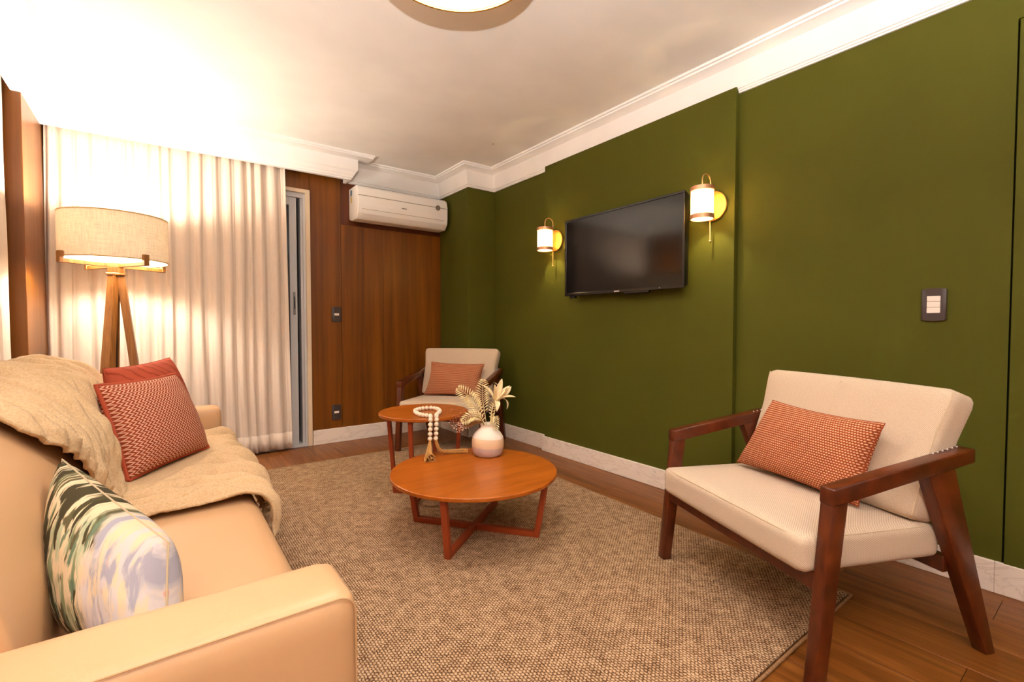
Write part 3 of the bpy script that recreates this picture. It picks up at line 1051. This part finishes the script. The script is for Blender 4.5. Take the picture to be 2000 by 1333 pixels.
def pillow(name, label, cat, corners, thick, mat, against=(), group=None, piping=None, pinch=.06, flip=1, n=26, sag=0.0, wrinkle=.004, back_mat=None):
    """corners: bottom-left, bottom-right, top-right, top-left (seen from the front)"""
    BL, BR, TR, TL = [Vector(c) for c in corners]
    cen = (BL + BR + TR + TL) / 4
    nrm = ((BR - BL + TR - TL).cross(TL - BL + TR - BR)).normalized() * flip
    root = thing(name, label, cat, (cen.x, cen.y, min(BL.z, BR.z)), group=group)
    O_ = Vector(root.location)
    bm = bmesh.new()
    def pt(u, v, side):
        a, b = u * 2 - 1, v * 2 - 1
        # edges bow inwards between the corners
        a2 = a * (1 - pinch * (1 - b * b) * abs(a) ** 3)
        b2 = b * (1 - pinch * (1 - a * a) * abs(b) ** 3)
        uu, vv = (a2 + 1) / 2, (b2 + 1) / 2
        base = BL * (1 - uu) * (1 - vv) + BR * uu * (1 - vv) + TR * uu * vv + TL * (1 - uu) * vv
        prof = max(0, (1 - a ** 2) * (1 - b ** 2)) ** .42
        w = wrinkle * noise.noise((u * 7 + cen.x * 9, v * 7, side * 2.0 + cen.y))
        return base + nrm * side * (thick / 2 * prof + w * prof) - O_
    vid = {}
    uvs = {}
    bvh = world_bvh(against) if against else None
    def fitted(u, v, side):
        p = pt(u, v, side)
        if side > 0 or bvh is None:
            return p
        q = pt(u, v, 1)
        L = (p - q).length
        if L < .004:
            return p
        d = (p - q) / L
        hit = bvh.ray_cast(q + O_, d, L)
        if hit[0] is not None:
            p = q + d * min(L, max(.012, hit[3] + .002))
        return p
    for side in (1, -1):
        for i in range(n + 1):
            for j in range(n + 1):
                edge = i in (0, n) or j in (0, n)
                key = (i, j, 0 if edge else side)
                if key not in vid:
                    ui, vj = .5 - .5 * math.cos(PI * i / n), .5 - .5 * math.cos(PI * j / n)
                    ui = .5 * ui + .5 * i / n
                    vj = .5 * vj + .5 * j / n
                    vid[key] = bm.verts.new(pt(ui, vj, 0) if edge else fitted(ui, vj, side))
                    uvs[key] = (ui, vj)
    bm.verts.index_update()
    uvl = bm.loops.layers.uv.new('UVMap')
    inv = {v: uvs[k] for k, v in vid.items()}
    for side in (1, -1):
        for i in range(n):
            for j in range(n):
                q = []
                for a, b in ((i, j), (i + 1, j), (i + 1, j + 1), (i, j + 1)):
                    e = a in (0, n) or b in (0, n)
                    q.append(vid[(a, b, 0 if e else side)])
                if side < 0:
                    q = q[::-1]
                f = bm.faces.new(q)
                for l in f.loops:
                    l[uvl].uv = inv[l.vert]
    cover = obj('cover', bm, mat, root, 0)
    smooth(cover.data, 70)
    def edge_pts():
        out = []
        seq = [(k / 20, 0) for k in range(20)] + [(1, k / 20) for k in range(20)] + [(1 - k / 20, 1) for k in range(20)] + [(0, 1 - k / 20) for k in range(21)]
        for u, v in seq:
            out.append(pt(u, v, 0))
        return out
    obj('piping' if piping else 'seam', tube(bmesh.new(), edge_pts(), .0075 if piping else .0020, 8), piping or (SEAMCREAM if mat is LEAFPRINT else mat), root)
    return root

red_p = pillow('throw_pillow', 'rust red pillow standing behind the chevron pillow on sofa', 'pillow',
       [(-.110, 2.40, .440), (.150, 2.80, .440), (.030, 2.86, .850), (-.190, 2.49, .832)], .17, REDF, (sofa, throw_o), 'pillows on the sofa', None, .05)
pillow('throw_pillow', 'red and cream chevron pillow with dark red piping on sofa throw', 'pillow',
       [(-.108, 2.215, .436), (.166, 2.60, .440), (.045, 2.580, .790), (-.196, 2.29, .785)], .17, CHEVRON, (sofa, throw_o, red_p), 'pillows on the sofa', REDF, .05)
pillow('throw_pillow', 'cream pillow with green tropical leaf print beside sofa arm', 'pillow',
       [(.000, .980, .420), (-.155, 1.22, .420), (-.180, 1.42, .708), (.004, 1.09, .594)], .165, LEAFPRINT, (sofa,), 'pillows on the sofa', None, .03)

# ------------------------------------------------------------------ armchairs
def armchair(label, loc, rz, hw, group, front_z):
    t = thing('armchair', label, 'armchair', loc, rz, group)
    th = .040
    for s in (-1, 1):
        x0, x1 = sorted((s * (hw - th / 2), s * (hw + th / 2)))
        z0f = front_z[0] if s < 0 else front_z[1]
        obj('leg', prism(bmesh.new(), [(-.030, z0f), (.008, z0f), (.074, .532), (.020, .532)], 0, x0, x1, .004, 2), TEAK, t, 30)
        obj('leg', prism(bmesh.new(), [(.612, .0), (.650, .0), (.455, .612), (.352, .596)], 0, x0, x1, .004, 2), TEAK, t, 30)
        ar = obj('armrest', prism(bmesh.new(), [(.016, .512), (.076, .523), (.535, .598), (.535, .640), (.018, .560)], 0, x0 - .003 * (s < 0) - .002, x1 + .002 + .003 * (s > 0), .005, 3), TEAK, t, 30)
        for k in range(6):
            nb = bmesh.new()
            bmesh.ops.create_uvsphere(nb, u_segments=8, v_segments=5, radius=.0028)
            y = .42 + .019 * k
            bmesh.ops.translate(nb, verts=nb.verts[:], vec=(s * (hw - .012), y, .560 + (y - .018) * (.08 / .517) + .002))
            obj('nail', nb, ALU, ar)
    obj('seat_rail', B(-hw + .015, hw - .015, .000, .028, .262, .312, .003, 1), TEAK, t, 0)
    obj('seat_rail', B(-hw + .015, hw - .015, .478, .508, .255, .305, .003, 1), TEAK, t, 0)
    for s in (-1, 1):
        obj('side_rail', B(s * .17 - .015, s * .17 + .015, .02, .49, .270, .306, .002, 1), TEAK, t, 0)
    obj('back_rail', B(-hw + .018, hw - .018, .515, .533, .598, .636, .004, 2), TEAK, t, 0)
    cd = bmesh.new()
    for k in range(11):
        xx = -hw + .06 + (2 * hw - .12) * k / 10
        tube(cd, [(xx, .512, .60), (xx, .494, .30)], .0025, 6)
    obj('back_cord', cd, ROPE, t)
    sw_ = 2 * (hw - .022)
    sc = soft(bmesh.new(), (0, .222, .356), (sw_ + .0, .520, .108), .026, 14, (0, .0, .012))
    for v in sc.verts:      # slight backward fall of the seat
        v.co.z -= .02 * (v.co.y - .2)
    c = obj('seat_cushion', sc, TWILL, t, 70)
    sp = []
    hx = sw_ / 2 - .006
    for k in range(49):
        a = 2 * PI * k / 48
        ca, sa = math.cos(a), math.sin(a)
        px_ = math.copysign(abs(ca) ** .16, ca) * (hx - .001)
        py_ = math.copysign(abs(sa) ** .16, sa) * (.260 - .006)
        sp.append((px_, .222 + py_, .402 - .02 * (py_ + .022)))
    obj('seam', tube(bmesh.new(), sp, .002, 6), TWILLSEAM, c)
    Mx = Matrix.Rotation(-math.radians(19), 3, 'X')
    bc = bmesh.new()
    soft(bc, (0, 0, 0), (sw_ - .004, .108, .415), .030, 14, (0, .016, .006))
    for v in bc.verts:
        if v.co.z > .05:
            v.co.x *= 1 + .05 * min(1, (v.co.z - .05) / .12)
    bmesh.ops.rotate(bc, verts=bc.verts[:], cent=(0, 0, 0), matrix=Mx)
    bcen = Vector((0, .482, .604))
    bmesh.ops.translate(bc, verts=bc.verts[:], vec=bcen)
    b_ = obj('back_cushion', bc, TWILL, t, 70)
    for s in (-1, 1):
        pts = []
        for k in range(15):
            zz = -.195 + .39 * k / 14
            wx = (sw_ / 2 - .012) * (1 + (.05 * min(1, (zz - .05) / .12) if zz > .05 else 0))
            pts.append(Mx @ Vector((s * wx, -.0465, zz)) + bcen)
        obj('seam', tube(bmesh.new(), pts, .002, 6), TWILLSEAM, b_)
    pts = [Mx @ Vector((0, -.0535 - .0155 * (1 - (zz / .2075) ** 2) , zz)) + bcen for zz in [-.17 + .355 * k / 14 for k in range(15)]]
    obj('seam', tube(bmesh.new(), pts, .0022, 6), TWILLSEAM, b_)
    return t

def local(loc, rz, p):
    return Matrix.Rotation(rz, 3, 'Z') @ Vector(p) + Vector(loc)

C1, A1 = (1.583, .8635, 0), math.radians(-112.65)
C2, A2 = (1.730, 3.282, 0), math.radians(-50.8)
ch1 = armchair('ivory armchair with reddish wood frame standing half off the rug', C1, A1, .372, 'matching armchairs', (RZ, 0))
ch2 = armchair('ivory armchair with reddish wood frame in the green wall corner', C2, A2, .350, 'matching armchairs', (RZ, RZ))
pc = [(-.292, .280, .428), (.225, .310, .424), (.255, .372, .695), (-.200, .372, .700)]
pillow('lumbar_pillow', 'rust knit lumbar pillow on armchair below the light switch', 'pillow', [local(C1, A1, p) for p in pc], .15, KNIT, (ch1,), 'lumbar pillows on the armchairs', None, .08)
pc = [(-.258, .285, .422), (.240, .295, .422), (.262, .350, .690), (-.215, .350, .700)]
pillow('lumbar_pillow', 'rust knit lumbar pillow on armchair beside wood wall', 'pillow', [local(C2, A2, p) for p in pc], .14, KNIT, (ch2,), 'lumbar pillows on the armchairs', None, .08)

# ------------------------------------------------------------------ coffee tables
def table(name, label, cx, cy, R, zt, fr, tr, ang, bar):
    t = thing(name, label, 'coffee table', (cx, cy, RZ), 0, 'round coffee tables')
    zt -= RZ
    obj('tabletop', lathe(bmesh.new(), [(0, zt - .019), (R - .004, zt - .019), (R, zt - .015), (R, zt - .003), (R - .003, zt), (0, zt)], 96), TABLETOP, t, 30)
    h = bar / 2
    for k, a in enumerate((ang, ang + 90)):
        Mz = Matrix.Rotation(math.radians(a), 3, 'Z')
        for s in (-1, 1):
            lg = bmesh.new()
            prism(lg, [(s * fr, .0), (s * (fr - bar), .0), (s * (tr - bar), zt - .019), (s * tr, zt - .019)], 1, -h, h, .0015, 1)
            bmesh.ops.rotate(lg, verts=lg.verts[:], cent=(0, 0, 0), matrix=Mz)
            obj('leg', lg, RUST, t, 0)
        ft = box(bmesh.new(), -fr + bar * .8, fr - bar * .8, -h, h, .0 + .0005 * k, bar + .0005 * k, .0015, 1)
        bmesh.ops.rotate(ft, verts=ft.verts[:], cent=(0, 0, 0), matrix=Mz)
        obj('foot_bar', ft, RUST, t, 0)
        tb = box(bmesh.new(), -tr + bar * .8, tr - bar * .8, -h, h, zt - .019 - bar * .6 - .0004 * k, zt - .0192 - .0004 * k)
        bmesh.ops.rotate(tb, verts=tb.verts[:], cent=(0, 0, 0), matrix=Mz)
        obj('top_bar', tb, RUST, t, 0)
    return t
BT, ST = (1.217, 1.945), (1.235, 2.530)
table('coffee_table', 'low round wooden coffee table holding the vase', BT[0], BT[1], .402, .306, .325, .372, -53.0, .027)
table('coffee_table', 'smaller taller round table under the bead garland loop', ST[0], ST[1], .258, .506, .192, .232, -45.5, .022)

# ------------------------------------------------------------------ vase
VX, VY, VZ = 1.412, 2.118, .306
def vase_mat():
    n = N('banded_ceramic', 0.55, 0.3)
    s = n.sep(n.coord('Object', (1, 1, 1)))
    z = n.math('ADD', s[2], n.math('MULTIPLY', s[0], .06))
    n.color(n.ramp(n.math('MULTIPLY', z, 5.0), [(0.0, srgb(204, 176, 166)), (.235, srgb(204, 176, 166)), (.245, srgb(232, 196, 156)), (.475, srgb(236, 202, 166)), (.485, srgb(246, 228, 210))], 'LINEAR'))
    n.bump(n.noise(n.coord('Object', (1, 1, 1)), 120, 2), .06, .002)
    return n.m
vprof = [(0, 0), (.066, 0), (.074, .006), (.082, .022), (.0865, .050), (.0865, .080), (.082, .102), (.070, .122), (.052, .137), (.042, .146), (.0385, .156), (.040, .165), (.043, .170),
         (.040, .170), (.035, .160), (.036, .148), (.050, .130), (.066, .115), (.076, .09), (.078, .04), (.06, .012), (0, .010)]
vo = obj('vase', lathe(bmesh.new(), vprof, 56), vase_mat(), None, 40)
vo.location = (VX, VY, VZ)
tag(vo, 'round ceramic vase in white and pinkish bands on low table', 'vase')

# dried bouquet; directions are given in a frame facing the camera's ground heading: r = sideways, f = away
hd = Vector((VX, VY, 0)).normalized()
rt = Vector((hd.y, -hd.x, 0))
def V(r, f, u):
    return Vector((VX, VY, VZ + .150)) + rt * r + hd * f + Vector((0, 0, u))
def frond(label, pts, L0, n, mat, droop=.25, wid=.0034):
    n = int(n * .72)
    cl = bez([V(*p) for p in pts], 12)
    org = cl[0].copy()
    t = thing('dried_fern', label, 'dried plant', org, group='dried stems in the vase')
    cl = [c - org for c in cl]
    obj('stem', tube(bmesh.new(), cl, .0022, 6, True, .0008), mat, t)
    bm = bmesh.new()
    m = len(cl)
    for k in range(n):
        f = .30 + .68 * k / (n - 1)
        i = min(m - 2, int(f * (m - 1)))
        p = cl[i].lerp(cl[i + 1], f * (m - 1) - i)
        d = (cl[i + 1] - cl[i]).normalized()
        view = -hd + Vector((0, 0, .25))
        sd_ = d.cross(view).normalized()
        ln = L0 * math.sin(PI * (.14 + .80 * (k / (n - 1)))) ** .7
        for s in (-1, 1):
            dirn = (sd_ * s * .85 + d * .62 + Vector((0, 0, -droop * .3)) + view * random.uniform(-.25, .25)).normalized()
            up = dirn.cross(d).normalized()
            w_ = dirn.cross(up).normalized() * wid
            a = p
            b = p + dirn * ln * .55 + w_ + up * .002
            c = p + dirn * ln + Vector((0, 0, -droop * ln * .4))
            e = p + dirn * ln * .55 - w_ + up * .002
            g = p + dirn * ln * .5 + up * .0035
            vv = [bm.verts.new(q) for q in (a, b, c, e, g)]
            bm.faces.new([vv[0], vv[1], vv[4]]); bm.faces.new([vv[1], vv[2], vv[4]])
            bm.faces.new([vv[2], vv[3], vv[4]]); bm.faces.new([vv[3], vv[0], vv[4]])
    o = obj('leaflets', bm, mat, t, -1)
    o['kind'] = 'stuff'
    return t
frond('pale dried fern arching up towards the armchair pillow', [(-.01, 0, -.03), (-.05, .01, .08), (-.10, .02, .16), (-.16, .01, .215)], .060, 22, DRYLEAF)
frond('pale dried fern rising steeply beside the lily', [(0, 0, -.03), (-.02, .0, .10), (-.03, .0, .18), (-.025, -.01, .26)], .055, 22, DRYLEAF)
frond('short pale dried fern between two taller ferns', [(-.01, 0, -.03), (-.04, -.01, .07), (-.075, -.01, .14), (-.10, -.02, .18)], .055, 20, DRYLEAF)
frond('pale dried fern bending low over vase shoulder', [(-.005, -.01, -.03), (-.03, -.03, .05), (-.08, -.05, .075), (-.135, -.06, .045)], .045, 20, DRYLEAF)
frond('brown dried fern drooping low beside vase neck', [(-.005, -.01, -.03), (-.03, -.02, .035), (-.075, -.035, .045), (-.12, -.04, .025)], .036, 18, DRYBROWN)
frond('small pale fern curling down over vase front', [(.01, -.01, -.03), (.025, -.03, .06), (.04, -.045, .055), (.045, -.055, .0)], .030, 16, DRYLEAF)
frond('slim pale fern leaning out beside the lily stem', [(.01, 0, -.03), (.02, .0, .06), (.03, .0, .12), (.05, -.01, .15)], .030, 14, DRYLEAF)

def petal_mesh(L, w, curl):
    bm = bmesh.new()
    n = 8
    rows = []
    for k in range(n + 1):
        f = k / n
        ww = w * math.sin(PI * (.06 + .92 * f)) ** .8 * (1 if f < .98 else .3)
        y = L * f * math.cos(curl * f)
        z = -L * f * math.sin(curl * f) * .8
        rows.append([bm.verts.new((s * ww, y, z + abs(s) * ww * .45)) for s in (-1, -.5, 0, .5, 1)])
    for a, b in zip(rows, rows[1:]):
        for j in range(4):
            bm.faces.new([a[j], a[j + 1], b[j + 1], b[j]])
    me = bpy.data.meshes.new('petal')
    bm.to_mesh(me); bm.free()
    for p in me.polygons: p.use_smooth = True
    me.materials.append(DRYPET)
    return me
def lily(label, stem, axis, petals):
    cl = bez([V(*p) for p in stem], 10)
    org = cl[0].copy()
    t = thing('dried_lily', label, 'dried flower', org, group='dried stems in the vase')
    obj('stem', tube(bmesh.new(), [c - org for c in cl], .0026, 6), DRYLEAF, t)
    tip = cl[-1] - org
    ax = (rt * axis[0] + hd * axis[1] + Vector((0, 0, axis[2]))).normalized()
    e1 = ax.orthogonal().normalized()
    e2 = ax.cross(e1)
    for k, (L, w, opn, curl) in enumerate(petals):
        a = 2 * PI * k / len(petals) + .3
        out = e1 * math.cos(a) + e2 * math.sin(a)
        yv = (ax * math.cos(opn) + out * math.sin(opn)).normalized()
        zv = (ax * math.sin(opn) - out * math.cos(opn)).normalized()
        xv = yv.cross(zv)
        o = bpy.data.objects.new('petal', petal_mesh(L, w, curl))
        COL.objects.link(o)
        o.parent = t
        o.matrix_local = Matrix.Translation(tip) @ Matrix((xv, yv, zv)).transposed().to_4x4()
        md = o.modifiers.new('thick', 'SOLIDIFY'); md.thickness = .0008
    return t
lily('large cream dried lily with long open petals', [(.01, 0, -.03), (.02, .01, .08), (.035, .01, .135)], (.35, -.25, .85),
     [(.135, .018, .25, .1), (.13, .016, .62, .6), (.12, .017, .5, -.1), (.13, .016, .75, .9), (.12, .016, .55, .3), (.125, .015, .35, .2)])
lily('smaller cream dried lily behind the large one', [(.01, .01, -.03), (.04, .03, .09), (.07, .04, .15)], (.75, -.1, .65),
     [(.10, .013, .35, .3), (.11, .012, .6, .8), (.10, .012, .5, .2), (.10, .012, .7, 1.0), (.09, .012, .4, .4)])

def sprig(label, tip, spread, n, mat, seed):
    rnd = random.Random(seed)
    org = V(-.01, 0, -.03)
    t = thing('dried_sprig', label, 'dried plant', org, group='dried stems in the vase')
    st, bl = bmesh.new(), bmesh.new()
    e = V(*tip)
    for k in range(n):
        g = e + rt * rnd.uniform(-1, 1) * spread + hd * rnd.uniform(-1, 1) * spread * .7 + Vector((0, 0, rnd.uniform(-1, 1) * spread * .8))
        midp = org.lerp(g, .45) + Vector((0, 0, .035))
        hz = Vector((midp.x - VX, midp.y - VY, 0))
        hz = hz.normalized() * min(.026, hz.length)
        mouth = Vector((VX, VY, VZ + .176)) + hz
        tube(st, [q - org for q in bez([org, mouth, midp + Vector((0, 0, .008)), g], 4)], .0009, 4, True, .0005)
        for j in range(6):
            c = midp.lerp(g, rnd.uniform(.45, 1.08)) + Vector((rnd.uniform(-1, 1), rnd.uniform(-1, 1), rnd.uniform(-1, 1))) * .013
            r = bmesh.ops.create_icosphere(bl, subdivisions=1, radius=rnd.uniform(.0022, .0042))
            bmesh.ops.translate(bl, verts=r['verts'], vec=c - org)
    obj('stem', st, mat, t)
    o = obj('buds', bl, mat, t)
    o['kind'] = 'stuff'
sprig('cloud of tiny rust red dried buds beside vase', (-.155, -.01, .055), .055, 22, DRYRED, 4)
sprig('pale spray of dried buds hanging under the red ones', (-.165, -.03, .015), .035, 12, plain('dried_pale_bud', (226, 186, 160), .85, .1, 0, .2, 60), 9)

# ------------------------------------------------------------------ bead garland
TZ = .506 + .0125
gar = thing('bead_garland', 'white wooden bead garland with jute tassels across both tables', 'garland', (ST[0], ST[1], 0))
GO = Vector((ST[0], ST[1], 0))
loop = bez([(1.160, 2.300, TZ + .001), (1.135, 2.36, TZ), (1.140, 2.43, TZ), (1.165, 2.500, TZ), (1.205, 2.535, TZ), (1.250, 2.545, TZ), (1.290, 2.520, TZ), (1.290, 2.455, TZ), (1.262, 2.385, TZ), (1.215, 2.325, TZ), (1.192, 2.292, TZ + .001)], 20)
s1 = bez([(1.160, 2.300, TZ + .001), (1.146, 2.270, TZ - .004), (1.138, 2.256, TZ - .030), (1.133, 2.252, .40)], 12)
s2 = bez([(1.192, 2.292, TZ + .001), (1.178, 2.262, TZ - .004), (1.170, 2.248, TZ - .030), (1.163, 2.243, .40)], 12)
bme = bmesh.new()
bmesh.ops.create_uvsphere(bme, u_segments=16, v_segments=10, radius=.0125)
bmesh_me = bpy.data.meshes.new('bead')
bme.to_mesh(bmesh_me); bme.free()
for p in bmesh_me.polygons: p.use_smooth = True
bmesh_me.materials.append(BEAD)
def string(path, d=.0245, start=0.0):
    acc = start
    need = 0
    prev = path[0]
    out = []
    nxt = start
    pos = 0.0
    for a, b in zip(path, path[1:]):
        L = (b - a).length
        while nxt <= pos + L:
            out.append(a.lerp(b, (nxt - pos) / L))
            nxt += d
        pos += L
    return out
for path in (loop, s1, s2):
    for q in string(path, .0247, .0 if path is loop else .024):
        o = bpy.data.objects.new('bead', bmesh_me)
        COL.objects.link(o)
        o.parent = gar
        o.location = q - GO
obj('cord', tube(bmesh.new(), [q - GO for q in s1[::-1] + loop[1:-1] + s2], .002, 6), ROPE, gar)
def tassel(path, r0, r1):
    bm = bmesh.new()
    rnd = random.Random(3)
    cl = bez(path, 10)
    m = len(cl)
    for k in range(40):
        a, rr = rnd.uniform(0, 2 * PI), math.sqrt(rnd.uniform(0, 1))
        pts = []
        for i, c in enumerate(cl):
            f = i / (m - 1)
            d = (cl[min(i + 1, m - 1)] - cl[max(i - 1, 0)]).normalized()
            e1 = d.cross(Vector((0, 0, 1)))
            e1 = e1.normalized() if e1.length > .05 else Vector((1, 0, 0))
            e2 = d.cross(e1)
            w = (r0 + (r1 - r0) * f ** 1.3) * rr
            q = c + e1 * w * math.cos(a) + e2 * w * math.sin(a)
            q.z = max(q.z, .3085)
            pts.append(q - GO)
        tube(bm, pts, .0024, 5)
    o = obj('tassel', bm, ROPE, gar)
    return o
tassel([(1.133, 2.252, .402), (1.128, 2.247, .37), (1.118, 2.235, .335), (1.104, 2.205, .318), (1.098, 2.18, .314)], .004, .034)
tassel([(1.163, 2.243, .402), (1.172, 2.246, .37), (1.195, 2.252, .335), (1.25, 2.262, .318), (1.315, 2.235, .316), (1.345, 2.215, .315)], .006, .013)
